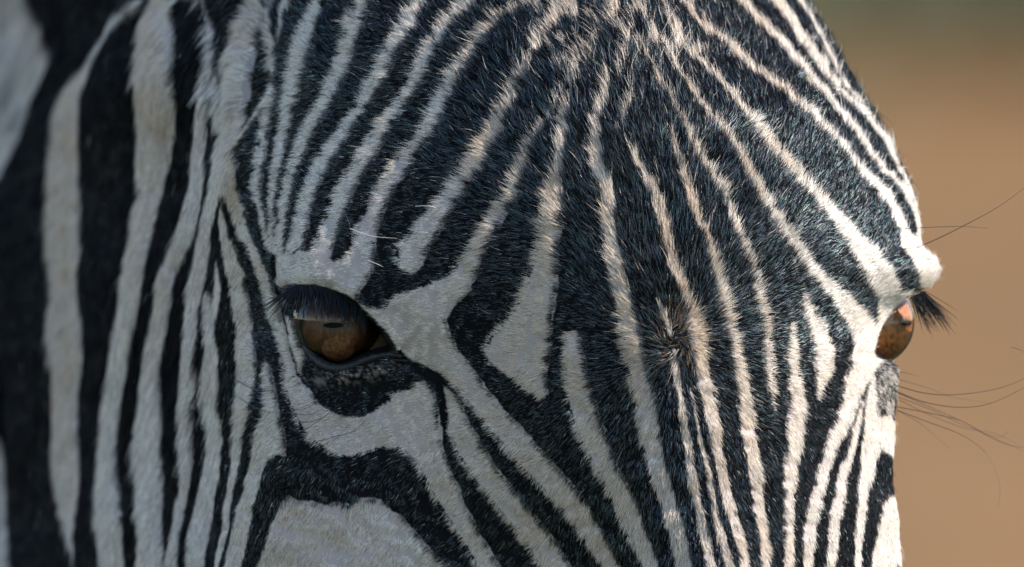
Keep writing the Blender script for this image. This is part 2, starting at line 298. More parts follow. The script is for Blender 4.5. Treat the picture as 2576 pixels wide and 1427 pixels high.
def coat(u, v, rough=3.0, seed=0, bias=1.0):
    """whiteness 0..1 of the coat at tracing coordinates"""
    r = np.random.default_rng(seed + 50)
    j = value_noise(u, v, 9.0, 11) * rough * 0.6 + value_noise(u, v, 30.0, 12) * rough * 0.5 + r.standard_normal(np.shape(u)) * rough * 0.35
    W = sstep(-1.5, 1.5, samp(white, u, v) + j - bias)
    K = sstep(-1.5, 1.5, samp(dark, u, v) + j * 1.2)
    # grey mottling on the lower lid patch and beside the brow patch
    mott = value_noise(u, v, 9.0, 21) + 0.7 * value_noise(u, v, 5.0, 22)
    g1 = np.exp(-(((u - 900) / 110.0) ** 2 + ((v - 943 + (u - 900) * .16) / 17.0) ** 2))
    g2 = np.exp(-(((u - 975) / 40.0) ** 2 + ((v - 765) / 30.0) ** 2))
    K = K * (1 - np.clip(g1 * 1.3, 0, 1) * sstep(-0.3, 1.5, mott) * 0.62) * (1 - np.clip(g2, 0, 1) * sstep(-.3, .7, mott) * 0.6)
    g3 = sstep(2190, 2215, u) * sstep(895, 915, v) * (1 - sstep(1030, 1050, v))
    W = np.where(g3 > 0.5, .30 + .30 * sstep(-1.2, 1.8, mott), W)
    # far temple is speckled grey
    g4 = sstep(1880, 2060, u) * (1 - sstep(120, 420, v)) * sstep(60, 0, SIL(v) - u - 20)
    W = np.clip(W + g4 * 0.2 * sstep(-0.2, 1.0, mott), 0, 1)
    g5 = sstep(1300, 1400, u) * (1 - sstep(1750, 1900, u)) * (1 - sstep(60, 330, v))
    m5 = value_noise(u * 1.0, v * .45, 13.0, 23) + .8 * value_noise(u, v * .5, 6.0, 24)
    W = np.clip(W + g5 * .8 * sstep(0.3, 1.4, m5), 0, 1)
    return W * (1 - K)

SV = np.array([(-420,1900),(-200,1960),(0,2030),(50,2052),(100,2085),(150,2110),(200,2138),(250,2169),(300,2200),(350,2230),(400,2255),(450,2280),(500,2300),(550,2309),(600,2312),(625,2322),(645,2342),(662,2355),(690,2358),(706,2350),(722,2328),(738,2300),(752,2272),(770,2252),(800,2230),(830,2214),(860,2204),(885,2198),(898,2203),(908,2228),(920,2250),(945,2257),(1000,2254),(1050,2250),(1100,2250),(1160,2245),(1210,2244),(1250,2250),(1300,2258),(1360,2262),(1427,2266),(1600,2270),(1820,2270)], float)
def SIL(v): return np.interp(v, SV[:, 0], SV[:, 1])

# ------------------------------------------------------------------ zebra: shape of head and neck
CP = np.array([
 (1480,0,330),(1560,200,165),(1600,400,70),(1640,600,15),(1690,860,0),(1740,1100,-10),(1790,1427,-40),(1850,1800,-90),(1400,-400,720),
 (1250,0,350),(1000,0,430),(800,0,560),(715,0,680),(1000,-400,850),(750,-400,950),(1800,-400,800),
 (1300,300,150),(1050,300,265),(850,300,375),(730,300,480),
 (1300,500,85),(1050,500,180),(850,500,275),(730,500,375),(660,500,450),(590,470,540),
 (1200,680,95),(1000,680,186),(850,670,236),(750,670,292),(705,680,350),(640,700,520),(570,700,620),
 (1450,700,25),(1000,840,235),(860,760,250),(740,850,385),(690,850,455),(620,850,545),(860,930,300),
 (1150,800,150),(1300,800,85),(1450,850,35),
 (1550,1050,35),(1350,1050,110),(1150,1050,220),(1000,1050,285),(860,1040,312),(720,1050,390),(620,1050,520),
 (1650,1300,20),(1500,1300,95),(1300,1300,200),(1100,1300,300),(900,1300,325),(750,1300,365),(640,1300,460),(580,1300,550),
 (1620,1427,60),(1300,1427,240),(1000,1427,340),(700,1427,390),(590,1427,540),(1000,1800,380),(600,1800,600),(1500,1800,150),
 (500,1300,800),(500,1000,810),(480,700,860),(460,400,900),(600,100,760),(640,0,760),(480,100,900),
 (300,200,1300),(300,700,1250),(300,1300,1200),(100,700,2100),(100,100,2900),(100,1300,2000),(-200,700,3000),(-600,700,3900),(-600,0,4600),(-600,1400,3200),(-600,1800,3200),(300,1800,1200),(-600,-400,4800),(300,-400,1900),
 (1700,0,430),(1880,0,620),(1980,0,770),(1800,300,175),(2000,300,320),(2120,300,480),(1850,500,100),(2050,500,220),(2200,500,380),
 (1900,680,75),(2100,680,210),(2250,680,360),(2340,680,460),(1900,850,85),(2050,850,210),(2150,850,350),(2200,850,430),
 (1950,1050,110),(2100,1050,240),(2200,1050,370),(1950,1300,70),(2100,1300,190),(2200,1300,320),(2000,1427,90),(2200,1427,310),(2200,1800,260),(1950,1800,20)], float)
def tps_fit(cp, lam=120.0):
    n = len(cp); x = cp[:, :2] / 1000.0
    r2 = ((x[:, None] - x[None]) ** 2).sum(-1)
    K = 0.5 * r2 * np.log(r2 + 1e-12); K[np.arange(n), np.arange(n)] = lam * 1e-5
    A = np.zeros((n + 3, n + 3)); A[:n, :n] = K; A[:n, n] = 1; A[:n, n + 1:] = x; A[n, :n] = 1; A[n + 1:, :n] = x.T
    return np.linalg.solve(A, np.r_[cp[:, 2], 0, 0, 0]), x
WT, XT = tps_fit(CP)
# sampled once on a coarse lattice, then looked up bilinearly
gu = np.arange(-780, 2480, 10.0); gv = np.arange(-420, 1840, 10.0)
GX, GY = np.meshgrid(gu / 1000, gv / 1000)
LAT = WT[-3] + WT[-2] * GX + WT[-1] * GY
for k in range(len(XT)):
    r2 = (GX - XT[k, 0]) ** 2 + (GY - XT[k, 1]) ** 2
    LAT += WT[k] * 0.5 * r2 * np.log(r2 + 1e-12)
def cubic_lut(u, v):
    x = np.clip((np.asarray(u, float) - gu[0]) / 10, 0, len(gu) - 1.001); y = np.clip((np.asarray(v, float) - gv[0]) / 10, 0, len(gv) - 1.001)
    i = x.astype(int); j = y.astype(int); fx = x - i; fy = y - j
    return LAT[j, i] * (1 - fx) * (1 - fy) + LAT[j, i + 1] * fx * (1 - fy) + LAT[j + 1, i] * (1 - fx) * fy + LAT[j + 1, i + 1] * fx * fy

RIDGE = np.array([(-400,780),(0,728),(150,712),(230,690),(290,650),(340,608),(380,572),(420,556),(480,550),(560,553),(620,556),(700,550),(900,565),(1100,580),(1427,548),(1800,480)], float)
RAMP = np.array([(-400,60),(0,110),(200,150),(350,190),(480,200),(650,150),(900,110),(1427,90),(1800,60)], float)
def bumps(segs, u, v, sig):
    best = np.full(np.shape(u), 1e9)
    for q, r in zip(segs[:-1], segs[1:]):
        dx, dy = r[0] - q[0], r[1] - q[1]; t = np.clip(((u - q[0]) * dx + (v - q[1]) * dy) / (dx * dx + dy * dy), 0, 1)
        best = np.minimum(best, (u - q[0] - t * dx) ** 2 + (v - q[1] - t * dy) ** 2)
    return np.exp(-best / (2 * sig * sig))
def depth(u, v):
    g = cubic_lut(u, v)
    rx = np.interp(v, RIDGE[:, 0], RIDGE[:, 1]); am = np.interp(v, RAMP[:, 0], RAMP[:, 1])
    d = rx - u
    g = g + np.where(d > 0, am * (1 - np.exp(-np.maximum(d, 0) / 16.0)), 0)
    g = g + 14 * bumps([(1016,905),(1060,926),(1109,950),(1125,1000),(1120,1090)], u, v, 11)
    g = g + 9 * bumps([(715,784),(731,877),(749,939),(774,970)], u, v, 5)
    g = g + 20 * bumps([(692,655),(697,700),(705,750),(716,790)], u, v, 7)
    g = g - 16 * bumps([(735,860),(770,915),(830,945),(900,940),(970,912)], u, v, 16)       # lower lid roll
    g = g - 20 * bumps([(712,712),(760,695),(830,705),(900,745),(950,790),(1000,850)], u, v, 18)  # upper lid roll
    g = g - 24 * bumps([(740,665),(850,662),(950,712),(1060,800)], u, v, 48)                # orbital rim
    g = g - 10 * bumps([(690,600),(660,520),(620,430),(640,360)], u, v, 18)
    g = g + 4.0 * value_noise(u, v, 60, 31) + 1.3 * value_noise(u, v, 22, 32)
    g = g + 10 * sstep(600, 300, u) * value_noise(u, v * .35, 50, 33)
    g = g - 30 * bumps([(395,100),(390,400),(340,670),(290,950),(270,1200),(280,1500)], u, v, 28)
    g = g - 34 * bumps([(510,250),(497,450),(425,675),(380,950),(373,1200),(377,1500)], u, v, 24)
    g = g - 34 * bumps([(610,150),(580,330),(515,550),(485,770),(468,1050),(440,1400)], u, v, 20)
    g = g - 24 * bumps([(530,850),(540,1000),(533,1168),(500,1400)], u, v, 18)
    h = samp(hole, u, v)
    g = g + 150 * sstep(-6, 26, h)
    return g

def world(u, v, d):
    """tracing coordinates + depth -> metres in the zebra's own frame"""
    y = np.asarray(d, float) * P
    k = 1 + y / DIST
    return np.stack([(np.asarray(u, float) - 1288) * P * k, y, (713.5 - np.asarray(v, float)) * P * k], -1)

vs = np.arange(-380, 1781, 3.6); NR = len(vs)
NC, NF, NB = 800, 84, 16
S = SIL(vs); Lw, Rw = 150.0, 170.0
c = np.linspace(0, 1, NC)[None]
Um = -700 + (S[:, None] - Lw + 700) * c
Vm = np.repeat(vs[:, None], NC, 1)
phi = np.linspace(0, 2.75, NF + 1)[1:][None]
Uf = S[:, None] - Lw + Lw * np.sin(phi); Vf = np.repeat(vs[:, None], NF, 1)
Uall = np.c_[Um, Uf]; Vall = np.c_[Vm, Vf]
Dall = depth(Uall, Vall)
# behind the silhouette the depth keeps that of the silhouette
Dfront = Dall[:, NC:]
isil = int(np.argmin(np.abs(phi[0] - math.pi / 2)))
Dfront[:, isil:] = Dfront[:, isil:isil + 1]
Dall[:, NC:] = Dfront + Rw * (1 - np.cos(phi))
tb = np.linspace(0, 1, NB + 1)[1:][None]
Ub = Uall[:, -1:] * (1 - tb) + (-700) * tb; Db = Dall[:, -1:] + tb * 3000 + 400 * np.sin(tb * np.pi)
Uall = np.c_[Uall, Ub]; Vall = np.c_[Vall, np.repeat(vs[:, None], NB, 1)]; Dall = np.c_[Dall, Db]
G3 = world(Uall, Vall, Dall); NCT = G3.shape[1]
Tcol = np.gradient(G3, axis=1); Trow = np.gradient(G3, axis=0)
Nrm = np.cross(Tcol, Trow); Nrm /= np.linalg.norm(Nrm, axis=-1, keepdims=True) + 1e-12
if Nrm[NR // 2, NC // 2, 1] > 0: Nrm = -Nrm

zebra = bpy.data.objects.new('zebra', None); COL.objects.link(zebra)
zebra.location = (0, 0, HZ); zebra.rotation_euler = (-PITCH, 0, 0)
tag(zebra, 'zebra head in close view with black and white striped coat and brown eyes', 'zebra')

Wv = coat(Uall, Vall, 2.0)
skin = np.array([0.004, 0.004, 0.005])[None, None] * (1 - Wv[..., None]) + np.array([0.30, 0.255, 0.235])[None, None] * Wv[..., None]
rim = sstep(-4, 4, samp(hole, Uall, Vall))[..., None]
skin = skin * (1 - rim) + np.array([0.012, 0.011, 0.012]) * rim
idx = np.arange(NR * NCT).reshape(NR, NCT)
F = np.stack([idx[:-1, :-1], idx[1:, :-1], idx[1:, 1:], idx[:-1, 1:]], -1).reshape(-1, 4)
ms, t, b = new_mat('striped_skin'); b.inputs['Roughness'].default_value = 0.75; b.inputs['Specular IOR Level'].default_value = 0.05
at = t.nodes.new('ShaderNodeAttribute'); at.attribute_name = 'col'; t.links.new(at.outputs['Color'], b.inputs['Base Color'])
mesh_np('body', G3.reshape(-1, 3), F, ms, zebra, cols=skin.reshape(-1, 3))

# ------------------------------------------------------------------ fur
def hair_material(name, spec=0.25, trans=0.15, rx=0.25, glint=(0.75, 0.88, 1.0)):
    m = bpy.data.materials.new(name); m.use_nodes = True; t = m.node_tree; t.nodes.clear()
    o = t.nodes.new('ShaderNodeOutputMaterial'); at = t.nodes.new('ShaderNodeAttribute'); at.attribute_name = 'col'
    df = t.nodes.new('ShaderNodeBsdfDiffuse'); tr = t.nodes.new('ShaderNodeBsdfTranslucent')
    t.links.new(at.outputs['Color'], df.inputs['Color']); t.links.new(at.outputs['Color'], tr.inputs['Color'])
    m1 = t.nodes.new('ShaderNodeMixShader'); m1.inputs[0].default_value = trans
    t.links.new(df.outputs[0], m1.inputs[1]); t.links.new(tr.outputs[0], m1.inputs[2])
    hr = t.nodes.new('ShaderNodeBsdfHair'); hr.component = 'Reflection'
    hr.inputs['Color'].default_value = (*glint, 1); hr.inputs['RoughnessU'].default_value = rx; hr.inputs['RoughnessV'].default_value = 0.5
    hr.inputs['Offset'].default_value = math.radians(-3)
    gc = t.nodes.new('ShaderNodeAttribute'); gc.attribute_name = 'glint'; t.links.new(gc.outputs['Color'], hr.inputs['Color'])
    m2 = t.nodes.new('ShaderNodeMixShader'); t.links.new(gc.outputs['Alpha'], m2.inputs[0])
    t.links.new(m1.outputs[0], m2.inputs[1]); t.links.new(hr.outputs[0], m2.inputs[2]); t.links.new(m2.outputs[0], o.inputs[0])
    return m
MH_FUR = hair_material('fur_hair', 0.10, 0.28, rx=.11)
MH_DARK = hair_material('lash_hair', 0.14, 0.0)

def make_curves(name, pts, rad, cols, mat, parent, spec=None):
    """pts (N,K,3), rad (N,K), cols (N,3) -> one hair curves object"""
    n, k = pts.shape[:2]
    cd = bpy.data.hair_curves.new(name); cd.add_curves([k] * n)
    cd.position_data.foreach_set('vector', np.ascontiguousarray(pts, np.float32).ravel()) if hasattr(cd, 'position_data') else cd.attributes['position'].data.foreach_set('vector', np.ascontiguousarray(pts, np.float32).ravel())
    ra = cd.attributes.get('radius') or cd.attributes.new('radius', 'FLOAT', 'POINT')
    ra.data.foreach_set('value', np.ascontiguousarray(rad, np.float32).ravel())
    ca = cd.attributes.new('col', 'FLOAT_COLOR', 'CURVE')
    ca.data.foreach_set('color', np.c_[cols, np.ones(n)].astype(np.float32).ravel())
    rr = np.random.default_rng(n); dk = cols.mean(1) < .1
    if spec is None: spec = np.full(n, .05)
    spec = np.where(dk, spec, .04)
    hue = rr.random((n, 3)); hue = np.array([.50, .68, .78]) + .36 * hue; hue = hue.clip(0, 1)
    gl = cd.attributes.new('glint', 'FLOAT_COLOR', 'CURVE')
    gl.data.foreach_set('color', np.c_[hue, spec].astype(np.float32).ravel())
    cd.materials.append(mat)
    o = bpy.data.objects.new(name, cd); COL.objects.link(o); o.parent = parent
    return o

# hair length (tracing units), lift (radians) and flow direction control points
HL = np.array([  # u, v, length, lift
 (1600,150,54,.44),(1300,150,44,.34),(1000,200,28,.24),(850,400,22,.22),(1000,550,18,.18),(1250,400,36,.28),(1500,450,40,.30),(1700,550,38,.32),
 (1690,780,30,.36),(1650,1000,22,.26),(1750,1200,22,.28),(1400,800,20,.20),(1150,850,15,.16),(850,670,13,.16),(870,960,10,.16),(860,1080,16,.18),
 (1000,1250,18,.18),(1300,1200,20,.18),(850,1380,20,.18),(650,900,17,.20),(600,1250,20,.22),(700,560,18,.28),(640,400,20,.25),
 (500,1000,50,.22),(350,900,50,.22),(150,900,42,.15),(150,300,42,.15),(400,300,42,.15),(560,200,50,.2),(30,200,55,.2),
 (1850,300,36,.42),(2000,200,38,.48),(2150,350,34,.45),(2000,600,28,.34),(2200,600,20,.30),(2330,670,20,.30),(2100,850,18,.25),(2200,1000,14,.25),
 (2100,1200,13,.2),(1900,1100,20,.28),(2230,930,16,.4)], float)
def idw(u, v):
    ln = np.zeros(len(u)); lf = np.zeros(len(u)); ws = np.zeros(len(u))
    for a, b_, l, f in HL:
        w_ = 1.0 / (((u - a) ** 2 + (v - b_) ** 2) + 900.0) ** 1.5
        ln += w_ * l; lf += w_ * f; ws += w_
    return ln / ws, lf / ws
def flow(u, v):
    """direction the hair tips point, tracing coordinates (x right, y down)"""
    dx = u - 1700.0; dy = v - 860.0; L = np.hypot(dx, dy) + 1e-6
    fx, fy = dx / L, dy / L
    # top of the head: straight up; nose: down; left cheek and neck: down and left
    def blend(fx, fy, tx, ty, w_):
        return fx * (1 - w_) + tx * w_, fy * (1 - w_) + ty * w_
    fx, fy = blend(fx, fy, -0.98, -0.12, sstep(1350, 950, u) * sstep(650, 450, v) * sstep(-100, 250, v) * .8)
    fx, fy = blend(fx, fy, -0.92, 0.10, sstep(1500, 1250, u) * sstep(450, 600, v) * sstep(900, 780, v) * .8)
    fx, fy = blend(fx, fy, -0.55, 0.83, sstep(640, 560, u))
    fx, fy = blend(fx, fy, -0.25, 0.97, sstep(300, 200, u) * .7)
    fx, fy = blend(fx, fy, -0.30, 0.95, sstep(1050, 1250, v) * sstep(1200, 900, u) * .8)
    fx, fy = blend(fx, fy, -0.6, -0.8, sstep(900, 1000, v) * sstep(1600, 1450, u) * sstep(1050, 1150, u) * 0.0)
    fx, fy = blend(fx, fy, 0.5, 0.86, sstep(1000, 1150, v) * sstep(1950, 2050, u))
    return fx, fy

def grow(N, weight, seed, rscale=1.0, lscale=1.0, K=5, wild=0.0):
    r = np.random.default_rng(seed)
    A = np.linalg.norm(np.cross(Tcol, Trow), axis=-1) * weight
    A = A[:-1, :-1].ravel(); cs = np.cumsum(A); k = np.searchsorted(cs, r.uniform(0, cs[-1], N))
    row, col = np.divmod(k, NCT - 1)
    fr, fc = r.random(N), r.random(N)
    def bil(M):
        f_r = fr.reshape(-1, *([1] * (M.ndim - 2))); f_c = fc.reshape(-1, *([1] * (M.ndim - 2)))
        return M[row, col] * (1 - f_r) * (1 - f_c) + M[row + 1, col] * f_r * (1 - f_c) + M[row, col + 1] * (1 - f_r) * f_c + M[row + 1, col + 1] * f_r * f_c
    pos = bil(G3); n = bil(Nrm); n /= np.linalg.norm(n, axis=1)[:, None]
    u = bil(Uall); v = bil(Vall)
    ln, lf = idw(u, v)
    fx, fy = flow(u, v)
    ang = value_noise(u, v, 55, 41) * .16 + value_noise(u, v, 16, 42) * .12 + r.standard_normal(N) * (.10 + wild * .25)
    near = np.exp(-(((u - 1700) ** 2 + (v - 860) ** 2) / 60.0 ** 2)); ang = ang + near * r.standard_normal(N) * .35
    ang = ang + .7 * np.exp(-((u - 1700) ** 2 + (v - 860) ** 2) / 70.0 ** 2)
    ca, sa = np.cos(ang), np.sin(ang); fx, fy = fx * ca - fy * sa, fx * sa + fy * ca
    # on the far side of the silhouette the same flow continues round the head
    d3 = np.stack([fx, np.zeros(N), -fy], 1)
    back = col >= NC + isil
    d3[back, 0] *= -1
    tdir = d3 - (d3 * n).sum(1)[:, None] * n; tdir /= np.linalg.norm(tdir, axis=1)[:, None] + 1e-9
    lift = np.clip(lf * (1 + .30 * value_noise(u, v, 20, 43) + r.standard_normal(N) * (.22 + wild)), .04, 1.25)
    L = ln * P * lscale * np.clip(1 + .22 * r.standard_normal(N) + .12 * value_noise(u, v, 18, 44), .4, 2.0)
    L = L * (1 - .55 * np.exp(-((u - 1700) ** 2 + (v - 860) ** 2) / 30.0 ** 2))
    s = np.linspace(0, 1, K)[None, :, None]
    dir0 = tdir * np.cos(lift)[:, None] + n * np.sin(lift)[:, None]
    bend = (-n * np.sin(lift)[:, None] * .55 + r.standard_normal((N, 3)) * .07)
    side = np.cross(tdir, n) * (r.standard_normal(N) * .10)[:, None]
    pts = (pos - n * P * 1.5)[:, None] + (dir0[:, None] * s + (bend + side)[:, None] * s ** 2 * .9) * L[:, None, None]
    rad = (0.42 * P * rscale) * np.clip(1 + .25 * r.standard_normal(N), .5, 1.8)[:, None] * (1 - s[..., 0] ** 2.2 * .85) * (0.75 + 0.25 * (ln / 30).clip(.5, 2))[:, None]
    return pts, rad, u, v, ln, r

def fur_colours(u, v, r, seed):
    n = len(u)
    W = coat(u, v, 2.3, seed)
    flip = r.random(n)
    isw = (W > r.uniform(.25, .75, n))
    isw = np.where(flip < np.where(u < 560, .001, .010), ~isw, isw)
    # white hair: cream, pinker on the cheek, tan where stained and down the middle of the face
    tan = np.zeros(n)
    for a, b_, sx, sy, k in [(590,450,30,110,.75),(660,660,28,60,.5),(760,1330,140,120,.45),(712,726,34,14,.9),(880,750,60,9,.6),(1135,985,30,40,.6),(1745,830,50,90,.55),(1700,540,70,120,.35),(1950,420,80,70,.4),(165,600,70,600,.85),(390,250,90,450,.65),(340,650,60,120,.35),(640,60,60,80,.30),(2000,240,90,60,.25)]:
        tan = np.maximum(tan, k * np.exp(-(((u - a) / sx) ** 2 + ((v - b_) / sy) ** 2)))
    tan = tan + .06 + .13 * value_noise(u, v, 80, 51).clip(-1, 2) + .07 * value_noise(u, v, 25, 52) + .48 * sstep(1000, 1300, u) * (1 - sstep(1850, 2100, u))
    tan = np.clip(tan, 0, 1)[:, None]
    cw = np.array([.80, .715, .635]) * (1 - tan) + np.array([.62, .47, .34]) * tan
    sunny = sstep(1000, 1500, u)[:, None]
    wh = np.exp(-(((u - 1702) / 34) ** 2 + ((v - 845) / 60) ** 2))
    sp = np.where(r.random(n) < .13, .30, 1.0)[:, None]
    neck_shade = (1 - sstep(60, 150, u)) * (1 - sstep(300, 480, v)); cw = cw * (1 - .5 * neck_shade * (.6 + .4 * value_noise(u * 1.6 + v * .7, v * .25, 14, 53)))[:, None].clip(.3, 1)  # upper-left neck shade, streaked, painted into the white hair colour
    cw = cw * sp * (1.03 + .14 * r.standard_normal(n))[:, None] * (1 - .10 * r.random((n, 1)))
    ck = np.array([.006, .006, .0075]) * np.exp(.45 * r.standard_normal(n))[:, None]
    brown = (r.random(n) < .04)[:, None]; ck = np.where(brown, np.array([.03, .019, .013]), ck)
    tuft = r.random(n) < wh * .6
    ck = np.where(tuft[:, None], np.array([.20, .125, .075]) * np.exp(.5 * r.standard_normal(n))[:, None], ck)
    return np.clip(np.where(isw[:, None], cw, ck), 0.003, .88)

# where fur grows: in view plus a margin, thinner on the blurred neck, none in the eye
wgt = np.ones((NR, NCT)); wgt *= sstep(-160, -120, Vall) * (1 - sstep(1550, 1590, Vall)) * sstep(-480, -430, Uall)
wgt[:, NC + NF - 6:] = 0
wgt *= (samp(hole, Uall, Vall) < -3) * 1.0
wgt *= np.where(Uall < 540, .20, 1.0) * np.where(Uall < 300, .6, 1.0)
lnm = idw(Uall.ravel(), Vall.ravel())[0].reshape(Uall.shape)
wgt *= (26.0 / lnm) ** .8
cols_f = []
pts, rad, u, v, ln, r_ = grow(1040000, wgt, 101)
def gloss(u, v, r):
    return np.where(r.random(len(u)) < .24, .13, .004) * (.25 + .75 * sstep(480, 640, u))   # neck glints cut back, standing in for its deep shade
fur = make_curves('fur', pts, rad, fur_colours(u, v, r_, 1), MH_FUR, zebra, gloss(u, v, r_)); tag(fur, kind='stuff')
fur.data.name = 'fur'
# longer guard hairs standing out of the coat
wg = wgt * ((.3 * sstep(650, 800, Uall) + .7 * sstep(950, 1250, Uall)) * (1 - sstep(560, 800, Vall)) + sstep(1500, 1650, Uall) * .6 + .08 + 1.2 * (Uall < 560) + (Uall > SIL(Vall) - 70) * np.where(Vall < 600, 2.5, 1.0))
pts, rad, u, v, ln, r_ = grow(12000, wg, 102, rscale=1.0, lscale=1.65, K=6, wild=.5)
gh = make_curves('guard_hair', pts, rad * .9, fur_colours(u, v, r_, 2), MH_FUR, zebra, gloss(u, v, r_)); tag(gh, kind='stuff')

# ------------------------------------------------------------------ eyes
def sphere_patch(name, cen, r, mat, parent, sc3=(1, 1, 1), nu=64, nv=40, colfn=None):
    th = np.linspace(0, math.pi, nv + 1); ph = np.linspace(0, 2 * math.pi, nu, endpoint=False)
    T, Q = np.meshgrid(th, ph, indexing='ij')
    n = np.stack([np.sin(T) * np.cos(Q), -np.cos(T), np.sin(T) * np.sin(Q)], -1)
    V = n * np.array(sc3) * r * P
    V = V.reshape(-1, 3); ii = np.arange((nv + 1) * nu).reshape(nv + 1, nu)
    F = np.stack([ii[:-1], ii[1:], np.roll(ii[1:], -1, 1), np.roll(ii[:-1], -1, 1)], -1).reshape(-1, 4)
    cols = colfn(n.reshape(-1, 3)) if colfn else None
    o = mesh_np(name, V + np.array(cen), F, mat, parent, cols=cols)
    return o

M_SCL = simple_mat('eye_white_skin', (.085, .055, .034), .35, .5, noise=.5, nscale=500)
M_LID = simple_mat('eyelid_skin', (.005, .005, .006), .36, .25, noise=.4, nscale=1500, bump=.9, coat=.16)
M_PUP = simple_mat('pupil_dark', (.004, .003, .003), .8, .05)
def iris_mat():
    m, t, b = new_mat('iris_brown'); b.inputs['Roughness'].default_value = .45
    at = t.nodes.new('ShaderNodeAttribute'); at.attribute_name = 'col'
    tc = t.nodes.new('ShaderNodeTexCoord'); n = t.nodes.new('ShaderNodeTexNoise'); n.inputs['Scale'].default_value = 900; n.inputs['Detail'].default_value = 8
    mp = t.nodes.new('ShaderNodeMapping'); mp.inputs['Scale'].default_value = (1, 1, .35)
    cr = t.nodes.new('ShaderNodeValToRGB'); cr.color_ramp.elements[0].position = .3; cr.color_ramp.elements[0].color = (.45, .42, .4, 1)
    cr.color_ramp.elements[1].position = .7; cr.color_ramp.elements[1].color = (1.35, 1.3, 1.2, 1)
    mx = t.nodes.new('ShaderNodeMix'); mx.data_type = 'RGBA'; mx.blend_type = 'MULTIPLY'; mx.inputs[0].default_value = 1
    t.links.new(tc.outputs['Object'], mp.inputs[0]); t.links.new(mp.outputs[0], n.inputs['Vector']); t.links.new(n.outputs[0], cr.inputs[0])
    t.links.new(at.outputs['Color'], mx.inputs[6]); t.links.new(cr.outputs[0], mx.inputs[7]); t.links.new(mx.outputs[2], b.inputs['Base Color'])
    return m
M_IRIS = iris_mat()
def cornea_mat():
    m = bpy.data.materials.new('cornea_clear'); m.use_nodes = True; t = m.node_tree; t.nodes.clear()
    o = t.nodes.new('ShaderNodeOutputMaterial'); tr = t.nodes.new('ShaderNodeBsdfTransparent'); gl = t.nodes.new('ShaderNodeBsdfGlossy')
    gl.inputs['Roughness'].default_value = .07; tr.inputs['Color'].default_value = (.93, .90, .86, 1)
    fr = t.nodes.new('ShaderNodeFresnel'); fr.inputs['IOR'].default_value = 1.36
    mx = t.nodes.new('ShaderNodeMixShader')
    t.links.new(fr.outputs[0], mx.inputs[0]); t.links.new(tr.outputs[0], mx.inputs[1]); t.links.new(gl.outputs[0], mx.inputs[2]); t.links.new(mx.outputs[0], o.inputs[0])
    return m
M_COR = cornea_mat()

def build_eye(u, v, d, r, axis, label, scl=None, bright=1.0, cor=None, edge_col=(.05, .022, .010)):
    e = bpy.data.objects.new('eye', None); COL.objects.link(e); e.parent = zebra
    if label: e['label'] = label
    cen = world(u, v, d)
    if scl:
        sphere_patch('eyeball', world(*scl[:3]), scl[3], M_SCL, e)
    ax = np.array(axis, float); ax /= np.linalg.norm(ax)
    side_ = np.cross([0, 0, 1.0], ax); side_ /= np.linalg.norm(side_)
    def irc(n):
        c_ = (n @ ax)
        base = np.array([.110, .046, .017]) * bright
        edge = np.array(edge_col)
        k = sstep(.25, .9, c_)[:, None]
        st = (1 + .25 * value_noise(n[:, 0] * 40 + n[:, 2] * 18, n[:, 2] * 40, 2.5, 61) + .25 * value_noise(n[:, 0] * 60, n[:, 2] * 60, 7, 62) * .5)[:, None]
        x_ = n @ side_; z_ = n[:, 2]
        pz = np.exp(-((x_ / .46) ** 2 + ((z_ - ax[2]) / .17) ** 2) ** 1.5)[:, None] * (c_ > 0)[:, None]
        return np.clip((edge * (1 - k) + base * k) * st * (1 - .82 * pz), .003, .6)
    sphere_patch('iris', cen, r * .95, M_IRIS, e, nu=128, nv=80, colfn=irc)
    sphere_patch('cornea', world(*cor[:3]) if cor else cen, cor[3] if cor else r, M_COR, e, nu=96, nv=60)
    # pupil: a horizontal ellipse lying on the iris
    up = np.array([0, 0, 1.0]); sd = np.cross(up, ax); sd /= np.linalg.norm(sd); up2 = np.cross(ax, sd)
    V = [ax * .958]; m_ = 40
    for rr in (.35, .7, 1.0):
        for q in range(m_):
            a = 2 * math.pi * q / m_
            w_ = ax + sd * (.30 * rr * math.cos(a)) + up2 * (.075 * rr * math.sin(a))
            V.append(w_ / np.linalg.norm(w_) * .958)
    V = np.array(V) * r * P + cen
    F = []
    for q in range(m_):
        F.append((0, 1 + q, 1 + (q + 1) % m_, 1 + (q + 1) % m_))
    me = bpy.data.meshes.new('pupil')
    faces = [(0, 1 + q, 1 + (q + 1) % m_) for q in range(m_)]
    for ring in range(2):
        o1 = 1 + ring * m_; o2 = o1 + m_
        faces += [(o1 + q, o2 + q, o2 + (q + 1) % m_, o1 + (q + 1) % m_) for q in range(m_)]
    me.from_pydata(V.tolist(), [], faces); me.materials.append(M_PUP)
    for p_ in me.polygons: p_.use_smooth = True
    o = bpy.data.objects.new('pupil', me); COL.objects.link(o); o.parent = e
    return e

eL = build_eye(850, 824, 372, 97, (-.12, -1, .06), 'brown eye under dark lashes, on the shaded side of the face', (888, 842, 476, 138), cor=(850, 805, 394, 119))
eR = build_eye(2191, 812, 690, 111, (.86, -.5, .0), 'sunlit brown eye seen from the side at the right edge of the head', bright=3.4, edge_col=(.34, .125, .036))

